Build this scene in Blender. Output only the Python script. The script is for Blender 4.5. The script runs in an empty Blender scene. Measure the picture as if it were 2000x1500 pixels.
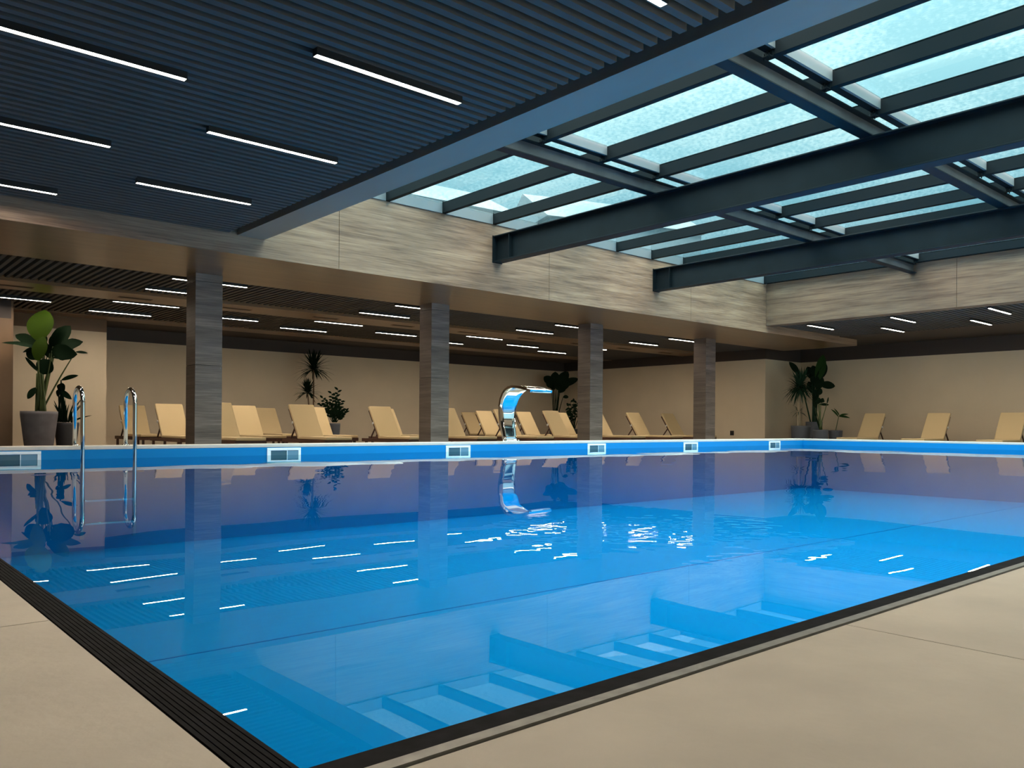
import bpy, bmesh, math, random
from mathutils import Vector, Matrix
random.seed(7)
SC = bpy.context.scene
COL = SC.collection
PI = math.pi
# ------------------------------------------------------------------ camera
CAM_Z = 0.263
YAW = math.radians(48.843)          # heading, measured from +X towards +Y
ROLL = 0.00751
cam_d = bpy.data.cameras.new('camera')
cam = bpy.data.objects.new('camera', cam_d); COL.objects.link(cam)
cam_d.sensor_width = 36.0
cam_d.lens = 1583.8 / 2000 * 36.0
cam_d.shift_y = (830.5 - 750.0) / 2000.0
cam_d.clip_start = 0.02; cam_d.clip_end = 400
fwd = Vector((math.cos(YAW), math.sin(YAW), 0)); rgt = Vector((math.sin(YAW), -math.cos(YAW), 0)); upv = Vector((0, 0, 1))
cx = rgt * math.cos(ROLL) + upv * math.sin(ROLL); cy = upv * math.cos(ROLL) - rgt * math.sin(ROLL)
cam.matrix_world = Matrix(((cx.x, cy.x, -fwd.x, 0), (cx.y, cy.y, -fwd.y, 0), (cx.z, cy.z, -fwd.z, CAM_Z), (0, 0, 0, 1)))
SC.camera = cam
# ------------------------------------------------------------------ view, sky
SC.view_settings.view_transform = 'Standard'
SC.view_settings.look = 'None'
SC.view_settings.exposure = 0.0
SC.view_settings.gamma = 1.0
SC.view_settings.use_curve_mapping = False
SKY = 1.55           # brightness low in the sky; an overcast sky is several times brighter overhead
ZENITH = 7.3
LAMP = 138.0
W = bpy.data.worlds.new('sky'); SC.world = W; W.use_nodes = True
nt = W.node_tree; nt.nodes.clear()
wo = nt.nodes.new('ShaderNodeOutputWorld'); bg = nt.nodes.new('ShaderNodeBackground')
tc = nt.nodes.new('ShaderNodeTexCoord'); mp = nt.nodes.new('ShaderNodeMapping'); mp.inputs['Scale'].default_value = (1.2, 1.2, 3.5)
no = nt.nodes.new('ShaderNodeTexNoise'); no.inputs['Scale'].default_value = 2.2; no.inputs['Detail'].default_value = 5
cr = nt.nodes.new('ShaderNodeValToRGB')
cr.color_ramp.elements[0].position = 0.35; cr.color_ramp.elements[0].color = (0.56, 0.86, 0.92, 1)
cr.color_ramp.elements[1].position = 0.68; cr.color_ramp.elements[1].color = (0.78, 1.0, 1.0, 1)
nt.links.new(tc.outputs['Generated'], mp.inputs['Vector']); nt.links.new(mp.outputs[0], no.inputs['Vector'])
nt.links.new(no.outputs['Fac'], cr.inputs['Fac']); zc = nt.nodes.new('ShaderNodeMix'); zc.data_type = 'RGBA'; zc.inputs[7].default_value = (1.0, 0.95, 0.88, 1)
zr = nt.nodes.new('ShaderNodeMapRange'); zr.inputs['From Min'].default_value = 0.42; zr.inputs['From Max'].default_value = 0.66
hz = nt.nodes.new('ShaderNodeMix'); hz.data_type = 'RGBA'; hz.inputs[6].default_value = (0.42, 0.70, 0.80, 1)
hr = nt.nodes.new('ShaderNodeMapRange'); hr.inputs['From Min'].default_value = 0.20; hr.inputs['From Max'].default_value = 0.38
nt.links.new(hr.outputs[0], hz.inputs[0]); nt.links.new(cr.outputs[0], hz.inputs[7])
nt.links.new(hz.outputs[2], zc.inputs[6]); nt.links.new(zr.outputs[0], zc.inputs[0]); nt.links.new(zc.outputs[2], bg.inputs['Color'])
sx = nt.nodes.new('ShaderNodeSeparateXYZ'); mrg = nt.nodes.new('ShaderNodeMapRange'); mrg.interpolation_type = 'SMOOTHSTEP'
mrg.inputs['From Min'].default_value = 0.42; mrg.inputs['From Max'].default_value = 0.72
mrg.inputs['To Min'].default_value = SKY; mrg.inputs['To Max'].default_value = SKY * ZENITH
nt.links.new(tc.outputs['Generated'], sx.inputs[0]); nt.links.new(sx.outputs['Z'], mrg.inputs['Value']); nt.links.new(sx.outputs['Z'], zr.inputs['Value']); nt.links.new(sx.outputs['Z'], hr.inputs['Value']); nt.links.new(mrg.outputs[0], bg.inputs['Strength'])
nt.links.new(bg.outputs[0], wo.inputs['Surface'])
# portal over the skylight: only guides sky light sampling
pd = bpy.data.lights.new('skylight_portal', 'AREA'); pd.shape = 'RECTANGLE'; pd.size = 13.2; pd.size_y = 15.0
pd.cycles.is_portal = True
po = bpy.data.objects.new('skylight_portal', pd); po.location = (11.55, 3.7, 4.12); COL.objects.link(po)
SC.cycles.use_denoising = True
try: SC.cycles.denoiser = 'OPENIMAGEDENOISE'
except Exception: pass
SC.cycles.max_bounces = 10; SC.cycles.diffuse_bounces = 5; SC.cycles.glossy_bounces = 5
SC.cycles.transmission_bounces = 6; SC.cycles.transparent_max_bounces = 14
SC.cycles.sample_clamp_indirect = 6.0
SC.cycles.caustics_reflective = True; SC.cycles.caustics_refractive = False

# ------------------------------------------------------------------ materials
def srgb(r, g, b):
    f = lambda c: (c / 255 / 12.92) if c / 255 <= 0.04045 else ((c / 255 + 0.055) / 1.055) ** 2.4
    return (f(r), f(g), f(b), 1)
def new_mat(name):
    m = bpy.data.materials.new(name); m.use_nodes = True
    t = m.node_tree; t.nodes.clear()
    o = t.nodes.new('ShaderNodeOutputMaterial'); return m, t, o
def principled(name, col, rough=0.5, metal=0.0, noise=None, bump=None, spec=0.5, coat=0.0):
    """noise = (scale, amount, stretch xyz); bump = (scale, strength)"""
    m, t, o = new_mat(name); p = t.nodes.new('ShaderNodeBsdfPrincipled')
    p.inputs['Roughness'].default_value = rough; p.inputs['Metallic'].default_value = metal
    p.inputs['Specular IOR Level'].default_value = spec; p.inputs['Coat Weight'].default_value = coat
    p.inputs['Base Color'].default_value = col
    c = t.nodes.new('ShaderNodeTexCoord')
    if noise:
        mp = t.nodes.new('ShaderNodeMapping'); mp.inputs['Scale'].default_value = noise[2] if len(noise) > 2 else (1, 1, 1)
        n = t.nodes.new('ShaderNodeTexNoise'); n.inputs['Scale'].default_value = noise[0]; n.inputs['Detail'].default_value = 5
        r = t.nodes.new('ShaderNodeValToRGB'); a = noise[1]
        r.color_ramp.elements[0].position = 0.3; r.color_ramp.elements[1].position = 0.7
        r.color_ramp.elements[0].color = tuple(max(0, x * (1 - a)) for x in col[:3]) + (1,)
        r.color_ramp.elements[1].color = tuple(min(1, x * (1 + a)) for x in col[:3]) + (1,)
        t.links.new(c.outputs['Object'], mp.inputs[0]); t.links.new(mp.outputs[0], n.inputs['Vector'])
        t.links.new(n.outputs['Fac'], r.inputs[0]); t.links.new(r.outputs[0], p.inputs['Base Color'])
    if bump:
        n2 = t.nodes.new('ShaderNodeTexNoise'); n2.inputs['Scale'].default_value = bump[0]; n2.inputs['Detail'].default_value = 3
        b = t.nodes.new('ShaderNodeBump'); b.inputs['Strength'].default_value = bump[1]; b.inputs['Distance'].default_value = 0.01
        t.links.new(c.outputs['Object'], n2.inputs['Vector']); t.links.new(n2.outputs['Fac'], b.inputs['Height'])
        t.links.new(b.outputs[0], p.inputs['Normal'])
    t.links.new(p.outputs[0], o.inputs[0]); return m
def wood(name, axis, dark, mid, light, rough=0.42, cscale=1.0):
    """walnut laminate, grain running along axis 0/1/2"""
    m, t, o = new_mat(name); p = t.nodes.new('ShaderNodeBsdfPrincipled')
    p.inputs['Roughness'].default_value = rough
    c = t.nodes.new('ShaderNodeTexCoord')
    def layer(scale, stretch, detail, dist=0.0):
        mp = t.nodes.new('ShaderNodeMapping'); s = [stretch] * 3; s[axis] = 1.0
        mp.inputs['Scale'].default_value = s
        n = t.nodes.new('ShaderNodeTexNoise'); n.inputs['Scale'].default_value = scale * cscale; n.inputs['Detail'].default_value = detail
        n.inputs['Roughness'].default_value = 0.62; n.inputs['Distortion'].default_value = dist
        t.links.new(c.outputs['Object'], mp.inputs[0]); t.links.new(mp.outputs[0], n.inputs['Vector']); return n
    a = layer(0.42, 14.0, 6, 0.5); b = layer(1.6, 28.0, 8, 0.25)
    mx = t.nodes.new('ShaderNodeMath'); mx.operation = 'MULTIPLY_ADD'; mx.inputs[1].default_value = 0.45
    m2 = t.nodes.new('ShaderNodeMath'); m2.operation = 'MULTIPLY'; m2.inputs[1].default_value = 0.55
    t.links.new(a.outputs['Fac'], m2.inputs[0]); t.links.new(b.outputs['Fac'], mx.inputs[0]); t.links.new(m2.outputs[0], mx.inputs[2])
    r = t.nodes.new('ShaderNodeValToRGB'); e = r.color_ramp.elements
    e[0].position = 0.33; e[0].color = dark; e[1].position = 0.68; e[1].color = light
    k = e.new(0.49); k.color = mid
    t.links.new(mx.outputs[0], r.inputs[0]); t.links.new(r.outputs[0], p.inputs['Base Color'])
    t.links.new(p.outputs[0], o.inputs[0]); return m
def emit(name, col, s):
    m, t, o = new_mat(name); e = t.nodes.new('ShaderNodeEmission'); e.inputs[0].default_value = col; e.inputs[1].default_value = s
    t.links.new(e.outputs[0], o.inputs[0]); return m
WD, WM, WL = (0.085, 0.048, 0.030, 1), (0.26, 0.165, 0.108, 1), (0.44, 0.305, 0.195, 1)
M = {}
M['wood_x'] = wood('walnut panel x', 0, WD, WM, WL)
M['wood_y'] = wood('walnut panel y', 1, *[(a * .72, b * .70, c * .70, 1) for a, b, c, _ in (WD, WM, WL)])  # right fascia copy, darker: shade from sky direction put into colour
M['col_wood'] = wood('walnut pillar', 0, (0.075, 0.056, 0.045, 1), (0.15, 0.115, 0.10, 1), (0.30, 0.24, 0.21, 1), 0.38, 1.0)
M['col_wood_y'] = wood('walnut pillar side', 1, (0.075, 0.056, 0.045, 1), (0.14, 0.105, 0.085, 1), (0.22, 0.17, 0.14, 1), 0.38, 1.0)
M['soffit'] = wood('walnut soffit', 0, (0.14, 0.080, 0.040, 1), (0.20, 0.118, 0.062, 1), (0.25, 0.15, 0.082, 1), 0.28)
M['cream'] = principled('cream plaster', (0.66, 0.545, 0.395, 1), 0.7, noise=(0.8, 0.05))
M['dark_wall'] = principled('dark brown paint', (0.050, 0.036, 0.032, 1), 0.6)
M['brown_wall'] = principled('brown panel', (0.17, 0.10, 0.052, 1), 0.55, noise=(2, 0.08))
M['slat'] = principled('slat metal', (0.105, 0.098, 0.093, 1), 0.75, spec=0.12)
M['black'] = principled('black void', (0.006, 0.006, 0.007, 1), 0.8)
M['backing'] = principled('black acoustic backing', (0.008, 0.009, 0.011, 1), 0.9)
M['beam_clad'] = principled('grey beam cladding', (0.25, 0.225, 0.185, 1), 0.5, noise=(1.2, 0.12, (1, .3, 1)))
M['steel'] = principled('dark steel', (0.008, 0.014, 0.018, 1), 0.5, metal=0.0, spec=0.15, noise=(3, 0.15))
M['steel_light'] = principled('grey steel', (0.085, 0.092, 0.10, 1), 0.38, noise=(2.5, 0.35, (1, 3, 1)))
M['rafter'] = principled('charcoal aluminium', (0.008, 0.013, 0.016, 1), 0.6, spec=0.10)
M['flash'] = principled('light grey flashing', (0.17, 0.20, 0.21, 1), 0.5)
M['liner'] = principled('blue pool liner', (0.0, 0.205, 0.50, 1), 0.5, noise=(0.5, 0.03), spec=0.2)
M['liner_seam'] = principled('blue liner seam', (0.0, 0.13, 0.42, 1), 0.5)
M['coping'] = principled('pale coping stone', (0.60, 0.56, 0.49, 1), 0.45, noise=(5, 0.08))
M['deck'] = principled('beige stone floor', (0.66, 0.58, 0.47, 1), 0.55, noise=(7, 0.07), bump=(60, 0.08))
M['joint'] = principled('stone joint filler', (0.57, 0.50, 0.40, 1), 0.7)
M['lfloor'] = principled('brown stone floor', (0.20, 0.16, 0.12, 1), 0.5, noise=(2, 0.1))
M['rubber'] = principled('black edge strip', (0.010, 0.010, 0.012, 1), 0.8, spec=0.1, noise=(30, 0.5, (1, 1, 1)))
M['alu'] = principled('dull aluminium', (0.28, 0.27, 0.24, 1), 0.45, metal=0.3, noise=(40, 0.2))
M['chrome'] = principled('polished stainless steel', (0.80, 0.80, 0.79, 1), 0.07, metal=1.0)
M['mirror'] = principled('mirror stainless steel', (0.86, 0.86, 0.84, 1), 0.035, metal=1.0)
M['plastic'] = principled('white plastic', (0.85, 0.93, 0.93, 1), 0.35)
M['plastic_in'] = principled('grey plastic inside', (0.05, 0.12, 0.15, 1), 0.4)  # skimmer throat: dark reflection of the pillars put into the colour
M['flap'] = principled('blue grey plastic', (0.13, 0.27, 0.36, 1), 0.35)
M['fabric'] = principled('sand canvas', (0.60, 0.455, 0.255, 1), 0.85, bump=(180, 0.15))
M['teak'] = principled('red brown teak', (0.075, 0.030, 0.018, 1), 0.5, noise=(6, 0.3, (4, .6, 4)))
M['clip'] = principled('white strap clip', (0.7, 0.7, 0.68, 1), 0.5)
M['housing'] = principled('black lamp housing', (0.012, 0.012, 0.013, 1), 0.45)
M['led'] = emit('warm white diffuser', (1.0, 0.86, 0.68, 1), LAMP)
M['pot_grey'] = principled('grey fibre pot', (0.13, 0.12, 0.13, 1), 0.6, noise=(5, 0.18))
M['pot_dark'] = principled('charcoal pot', (0.035, 0.034, 0.038, 1), 0.55)
M['pot_blue'] = principled('slate grey pot', (0.085, 0.095, 0.115, 1), 0.6)
M['soil'] = principled('potting soil', (0.02, 0.014, 0.01, 1), 0.95, bump=(90, 0.6))
M['bark'] = principled('pale brown stem', (0.16, 0.10, 0.055, 1), 0.8, bump=(50, 0.4))
M['bark_pale'] = principled('pale cane', (0.34, 0.27, 0.18, 1), 0.8, bump=(50, 0.4))
M['socket'] = principled('black socket plate', (0.01, 0.01, 0.01, 1), 0.4)
M['bldg'] = principled('pale render', (0.26, 0.32, 0.34, 1), 0.8)
M['bldg2'] = principled('grey blue render', (0.24, 0.33, 0.38, 1), 0.8)
M['bldg_win'] = principled('dark window glass', (0.15, 0.22, 0.26, 1), 0.3)
M['roof_tile'] = principled('slate roof', (0.17, 0.24, 0.28, 1), 0.7)
M['ground'] = principled('outside gravel', (0.3, 0.3, 0.28, 1), 0.9)
def leafmat(name, col, trans):
    m, t, o = new_mat(name); p = t.nodes.new('ShaderNodeBsdfPrincipled'); p.inputs['Base Color'].default_value = col
    p.inputs['Roughness'].default_value = 0.7; p.inputs['Specular IOR Level'].default_value = 0.06
    tr = t.nodes.new('ShaderNodeBsdfTranslucent'); tr.inputs[0].default_value = tuple(min(1, x * 1.8) for x in col[:3]) + (1,)
    mx = t.nodes.new('ShaderNodeMixShader'); mx.inputs[0].default_value = trans
    t.links.new(p.outputs[0], mx.inputs[1]); t.links.new(tr.outputs[0], mx.inputs[2]); t.links.new(mx.outputs[0], o.inputs[0]); return m
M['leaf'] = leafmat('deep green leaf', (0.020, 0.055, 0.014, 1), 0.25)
M['leaf_bright'] = leafmat('bright green leaf', (0.016, 0.034, 0.001, 1), 0.3)  # brighter than the other leaves: backlight put into the colour
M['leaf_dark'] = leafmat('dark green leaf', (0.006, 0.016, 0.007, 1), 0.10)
M['leaf_mid'] = leafmat('palm green leaf', (0.018, 0.048, 0.028, 1), 0.2)
M['stalk'] = principled('green stalk', (0.06, 0.085, 0.02, 1), 0.5)
def schlick(t, f0, normal=None):
    """thin sheet reflectance, alike from both sides"""
    g = t.nodes.new('ShaderNodeNewGeometry'); d_ = t.nodes.new('ShaderNodeVectorMath'); d_.operation = 'DOT_PRODUCT'
    t.links.new(g.outputs['Incoming'], d_.inputs[0]); t.links.new(normal if normal is not None else g.outputs['Normal'], d_.inputs[1])
    prev = d_.outputs['Value']
    for op, v in (('ABSOLUTE', None), ('SUBTRACT', 1.0), ('ABSOLUTE', None), ('POWER', 5.6), ('MULTIPLY', 1 - f0), ('ADD', f0)):
        q = t.nodes.new('ShaderNodeMath'); q.operation = op; t.links.new(prev, q.inputs[0])
        if v is not None: q.inputs[1].default_value = v
        prev = q.outputs[0]
    return prev
# roof glass: tinted, dirty, part mirror
m, t, o = new_mat('tinted roof glass'); c = t.nodes.new('ShaderNodeTexCoord')
n1 = t.nodes.new('ShaderNodeTexNoise'); n1.inputs['Scale'].default_value = 18; n1.inputs['Detail'].default_value = 6
n2 = t.nodes.new('ShaderNodeTexNoise'); n2.inputs['Scale'].default_value = 0.5; n2.inputs['Detail'].default_value = 3
ad = t.nodes.new('ShaderNodeMath'); ad.operation = 'MULTIPLY'
t.links.new(c.outputs['Object'], n1.inputs['Vector']); t.links.new(c.outputs['Object'], n2.inputs['Vector'])
t.links.new(n1.outputs['Fac'], ad.inputs[0]); t.links.new(n2.outputs['Fac'], ad.inputs[1])
r = t.nodes.new('ShaderNodeValToRGB'); e = r.color_ramp.elements
e[0].position = 0.19; e[0].color = (0.70, 0.86, 0.89, 1); e[1].position = 0.30; e[1].color = (0.90, 0.98, 0.98, 1)
t.links.new(ad.outputs[0], r.inputs[0])
tr = t.nodes.new('ShaderNodeBsdfTransparent'); gl = t.nodes.new('ShaderNodeBsdfGlossy'); gl.inputs['Roughness'].default_value = 0.02
fr = schlick(t, 0.06); mx = t.nodes.new('ShaderNodeMixShader')
t.links.new(r.outputs[0], tr.inputs[0]); t.links.new(fr, mx.inputs[0]); t.links.new(tr.outputs[0], mx.inputs[1]); t.links.new(gl.outputs[0], mx.inputs[2])
t.links.new(mx.outputs[0], o.inputs[0]); M['glass'] = m
# water surface: Fresnel mirror over clear blue water, calm with a rippled patch by the fountain
m, t, o = new_mat('pool water'); c = t.nodes.new('ShaderNodeTexCoord')
def nz(scale, detail, st=(1, 1, 1)):
    mp = t.nodes.new('ShaderNodeMapping'); mp.inputs['Scale'].default_value = st
    n = t.nodes.new('ShaderNodeTexNoise'); n.inputs['Scale'].default_value = scale; n.inputs['Detail'].default_value = detail
    t.links.new(c.outputs['Object'], mp.inputs[0]); t.links.new(mp.outputs[0], n.inputs['Vector']); return n
def math_(op, a, b=None, v=None):
    q = t.nodes.new('ShaderNodeMath'); q.operation = op
    t.links.new(a, q.inputs[0])
    if b is not None: t.links.new(b, q.inputs[1])
    if v is not None: q.inputs[1].default_value = v
    return q.outputs[0]
calm = nz(0.9, 1.0); rip = nz(15.0, 0.6); msk = nz(0.55, 2.0)
mr = t.nodes.new('ShaderNodeMapRange'); mr.inputs['From Min'].default_value = 0.52; mr.inputs['From Max'].default_value = 0.72
t.links.new(msk.outputs['Fac'], mr.inputs['Value'])
# patch where the ripples live
vd = t.nodes.new('ShaderNodeVectorMath'); vd.operation = 'DISTANCE'; vd.inputs[1].default_value = (2.45, 1.95, 0)
t.links.new(c.outputs['Object'], vd.inputs[0])
mr2 = t.nodes.new('ShaderNodeMapRange'); mr2.inputs['From Min'].default_value = 0.75; mr2.inputs['From Max'].default_value = 0.2
mr2.inputs['To Min'].default_value = 0.0; mr2.inputs['To Max'].default_value = 0.55
t.links.new(vd.outputs['Value'], mr2.inputs['Value'])
amp = math_('ADD', math_('MULTIPLY', mr.outputs[0], v=0.12), mr2.outputs[0])
h = math_('ADD', math_('MULTIPLY', calm.outputs['Fac'], v=1.0), math_('MULTIPLY', math_('MULTIPLY', rip.outputs['Fac'], amp), v=0.62))
b = t.nodes.new('ShaderNodeBump'); b.inputs['Strength'].default_value = 1.0; b.inputs['Distance'].default_value = 0.0035
t.links.new(h, b.inputs['Height'])
tr = t.nodes.new('ShaderNodeBsdfTransparent'); tr.inputs[0].default_value = (0.20, 0.87, 0.94, 1)
gl = t.nodes.new('ShaderNodeBsdfGlossy'); gl.inputs['Roughness'].default_value = 0.0
fr = schlick(t, 0.02); mx = t.nodes.new('ShaderNodeMixShader')
t.links.new(b.outputs[0], gl.inputs['Normal']); t.links.new(fr, mx.inputs[0])
t.links.new(tr.outputs[0], mx.inputs[1]); t.links.new(gl.outputs[0], mx.inputs[2]); t.links.new(mx.outputs[0], o.inputs[0]); M['water'] = m

# ------------------------------------------------------------------ mesh helpers
class MB:
    def __init__(s): s.v = []; s.f = []; s.mi = []; s.smooth = []
    def box(s, x0, x1, y0, y1, z0, z1, mi=0):
        n = len(s.v)
        s.v += [(x, y, z) for z in (z0, z1) for y in (y0, y1) for x in (x0, x1)]
        for f in ((0, 2, 3, 1), (4, 5, 7, 6), (0, 1, 5, 4), (2, 6, 7, 3), (0, 4, 6, 2), (1, 3, 7, 5)):
            s.f.append(tuple(n + i for i in f)); s.mi.append(mi); s.smooth.append(False)
        return s
    def quad(s, pts, mi=0, smooth=False):
        n = len(s.v); s.v += [tuple(p) for p in pts]; s.f.append(tuple(range(n, n + len(pts)))); s.mi.append(mi); s.smooth.append(smooth); return s
    def obox(s, c, ax, ay, az, hx, hy, hz, mi=0):
        """oriented box: centre, unit axes, half sizes"""
        n = len(s.v); c = Vector(c)
        for k in (-1, 1):
            for j in (-1, 1):
                for i in (-1, 1):
                    s.v.append(tuple(c + ax * (i * hx) + ay * (j * hy) + az * (k * hz)))
        for f in ((0, 2, 3, 1), (4, 5, 7, 6), (0, 1, 5, 4), (2, 6, 7, 3), (0, 4, 6, 2), (1, 3, 7, 5)):
            s.f.append(tuple(n + i for i in f)); s.mi.append(mi); s.smooth.append(False)
        return s
    def bar(s, a, b, hw, hd, side=(1, 0, 0), mi=0):
        a = Vector(a); b = Vector(b); d = (b - a); L = d.length; d.normalize(); sd = Vector(side); n = d.cross(sd)
        if n.length < 1e-4: n = d.cross(Vector((0, 1, 0)))
        n.normalize(); sd = n.cross(d).normalized()
        return s.obox((a + b) / 2, sd, n, d, hw, hd, L / 2, mi)
    def tube(s, pts, rad, seg=10, mi=0, caps=True):
        pts = [Vector(p) for p in pts]; rad = rad if isinstance(rad, (list, tuple)) else [rad] * len(pts)
        ref = None; rings = []
        for i, p in enumerate(pts):
            d = (pts[min(i + 1, len(pts) - 1)] - pts[max(i - 1, 0)]).normalized()
            if ref is None: ref = d.orthogonal().normalized()
            ref = (ref - d * ref.dot(d)).normalized(); w = d.cross(ref)
            n = len(s.v)
            for k in range(seg):
                a = 2 * PI * k / seg; s.v.append(tuple(p + (ref * math.cos(a) + w * math.sin(a)) * rad[i]))
            rings.append(n)
        for a, b in zip(rings, rings[1:]):
            for k in range(seg):
                s.f.append((a + k, a + (k + 1) % seg, b + (k + 1) % seg, b + k)); s.mi.append(mi); s.smooth.append(True)
        if caps:
            s.f.append(tuple(rings[0] + k for k in range(seg))[::-1]); s.mi.append(mi); s.smooth.append(False)
            s.f.append(tuple(rings[-1] + k for k in range(seg))); s.mi.append(mi); s.smooth.append(False)
        return s
    def lathe(s, prof, seg=28, mi=0, c=(0, 0, 0)):
        n = len(s.v)
        for r, z in prof:
            for k in range(seg):
                a = 2 * PI * k / seg; s.v.append((c[0] + r * math.cos(a), c[1] + r * math.sin(a), c[2] + z))
        for i in range(len(prof) - 1):
            for k in range(seg):
                s.f.append((n + i * seg + k, n + i * seg + (k + 1) % seg, n + (i + 1) * seg + (k + 1) % seg, n + (i + 1) * seg + k)); s.mi.append(mi); s.smooth.append(True)
        s.f.append(tuple(n + k for k in range(seg))[::-1]); s.mi.append(mi); s.smooth.append(False)
        s.f.append(tuple(n + (len(prof) - 1) * seg + k for k in range(seg))); s.mi.append(mi); s.smooth.append(False)
        return s
    def build(s, name, mats, parent=None, origin=(0, 0, 0), bevel=0, bseg=2):
        me = bpy.data.meshes.new(name); ox, oy, oz = origin
        me.from_pydata([(x - ox, y - oy, z - oz) for x, y, z in s.v], [], s.f)
        for m_ in (mats if isinstance(mats, (list, tuple)) else [mats]): me.materials.append(M[m_])
        for p, i, sm in zip(me.polygons, s.mi, s.smooth): p.material_index = i; p.use_smooth = sm
        me.update()
        o = bpy.data.objects.new(name, me); COL.objects.link(o); o.location = origin
        if parent is not None: o.parent = parent
        if bevel:
            md = o.modifiers.new('bevel', 'BEVEL'); md.width = bevel; md.segments = bseg; md.limit_method = 'ANGLE'
        return o
def struct(o): o['kind'] = 'structure'; return o
def tag(o, label, cat, group=None):
    o['label'] = label; o['category'] = cat
    if group: o['group'] = group
    return o
def thing(name, loc, label, cat, group=None, rz=0):
    o = bpy.data.objects.new(name, None); COL.objects.link(o); o.location = loc; o.rotation_euler = (0, 0, rz); o.empty_display_size = 0.2
    return tag(o, label, cat, group)
def copy_tree(o, parent=None):
    c = o.copy(); COL.objects.link(c)
    if parent is not None: c.parent = parent
    for ch in list(o.children): copy_tree(ch, c)
    return c

# ------------------------------------------------------------------ pool and floor
PX0, PX1, PY0, PY1 = 0.287, 17.6, 0.566, 9.8
WZ = -0.143; PB = -1.15
# near deck (level with the pool rim), L shaped
mb = MB(); mb.box(-6, 26, -4, 0.520, -0.12, 0.0); mb.box(-6, 0.247, 0.520, 22.8, -0.12, 0.0)
struct(mb.build('floor', 'deck'))
mb = MB(); mb.box(0.247, PX0, 0.50, PY1 + .3, -0.10, -0.001)
for k in range(7): mb.box(0.249 + k * 0.0055, 0.2533 + k * 0.0055, 0.54, PY1, -0.001, 0.0006)
struct(mb.build('trim_1', 'rubber'))
mb = MB(); mb.box(PX0, PX1 + .3, 0.537, PY0, -0.10, 0.0008)
struct(mb.build('trim_2', 'rubber'))
mb = MB(); mb.box(0.247, PX1 + .3, 0.5235, 0.537, -0.10, 0.0016)
struct(mb.build('trim_3', 'alu'))
mb = MB(); mb.box(0.247, PX1 + .3, 0.520, 0.5235, -0.10, -0.003)
struct(mb.build('trim_4', 'black'))
mb = MB()
for k in range(-3, 8): mb.box(1.05 + 1.2 * k - .0012, 1.05 + 1.2 * k + .0012, -3.9, .519, -.002, 0.0004)
for k in range(0, 9): mb.box(-5.9, .246, 1.21 + 1.2 * k - .0012, 1.21 + 1.2 * k + .0012, -.002, 0.0004)
mb.box(-5.9, 20, -.69, -.687, -.002, 0.0004)
struct(mb.build('floor_joints', 'joint'))
# far and right coping: thin pale stone edge that stands above the lounge floor
mb = MB(); mb.box(0.247, PX1 + 0.32, PY1, PY1 + 0.32, -0.042, 0.0); mb.box(PX1, PX1 + 0.32, PY0, PY1, -0.042, 0.0)
struct(mb.build('trim_5', 'coping', bevel=0.006))
mb = MB(); mb.box(0.247, 26, PY1 + 0.012, 23.2, -0.46, -0.345); mb.box(PX1 + 0.02, 26, 0.52, PY1 + .012, -0.46, -0.345)
mb.box(0.247, PX1 + 0.31, PY1 + 0.012, PY1 + 0.30, -0.345, -0.042); mb.box(PX1 + 0.02, PX1 + 0.30, PY0, PY1 + 0.012, -0.345, -0.042)
struct(mb.build('floor_lounge', 'lfloor'))
FL = -0.345
# basin
mb = MB()
mb.quad([(PX0, PY1, PB), (PX1, PY1, PB), (PX1, PY1, -0.042), (PX0, PY1, -0.042)])
mb.quad([(PX1, PY0, PB), (PX1, PY0, -0.042), (PX1, PY1, -0.042), (PX1, PY1, PB)])
mb.quad([(PX0, PY0, PB), (PX0, PY0, -0.001), (PX1, PY0, -0.001), (PX1, PY0, PB)])
mb.quad([(PX0, PY0, PB), (PX0, PY1, PB), (PX0, PY1, -0.001), (PX0, PY0, -0.001)])
mb.quad([(PX0, PY0, PB), (PX1, PY0, PB), (PX1, PY1, PB), (PX0, PY1, PB)])
struct(mb.build('pool_basin', 'liner'))
mb = MB(); mb.box(PX0, PX1, 5.0, 5.02, PB, PB + 0.004)
struct(mb.build('pool_seam', 'liner_seam'))
mb = MB(); mb.quad([(PX0, PY0, WZ), (PX1, PY0, WZ), (PX1, PY1, WZ), (PX0, PY1, WZ)])
wtr = mb.build('pool_water', 'water'); wtr['kind'] = 'stuff'; tag(wtr, 'clear blue water filling the swimming pool', 'water')

# ------------------------------------------------------------------ walls
YB, YK = 22.65, 20.75          # back wall, near white block
XR, YJ, XJ = 24.6, 13.8, 22.5  # right wall and its jog
ZB = 2.383                     # cream paint ends, dark band starts
def wall(name, x0, x1, y0, y1, zt, mats=('cream', 'dark_wall'), zb=ZB, base=True):
    mb = MB(); mb.box(x0, x1, y0, y1, -0.46, zb, 0)
    mb.box(x0, x1, y0, y1, zb, zt, 1)
    return struct(mb.build(name, mats))
wall('wall_back', 3.1, 22.7, YB, YB + .2, 4.2)
wall('wall_back_block', 3.1, 5.39, YK, YB - .001, 4.2, ('cream', 'brown_wall'))
wall('wall_back_left', -6, 3.15, 19.0, 19.2, 4.2, ('brown_wall', 'dark_wall'), 2.34)
struct(MB().box(3.15, 3.19, 19.0, 20.75, -0.46, 4.2).build('wall_back_return', 'brown_wall'))
wall('wall_back_right', XJ, XJ + .2, YJ, YB + .2, 4.2)
wall('wall_right_jog', XJ + .2, XR + .2, YJ, YJ + .2, 4.2)
wall('wall_right', XR, XR + .2, -4, YJ, 4.2)
wall('wall_left', -6.2, -6, -4, 19.2, 4.2)
wall('wall_front', -6.2, 5.0, -4.2, -4, 4.2)
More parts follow.
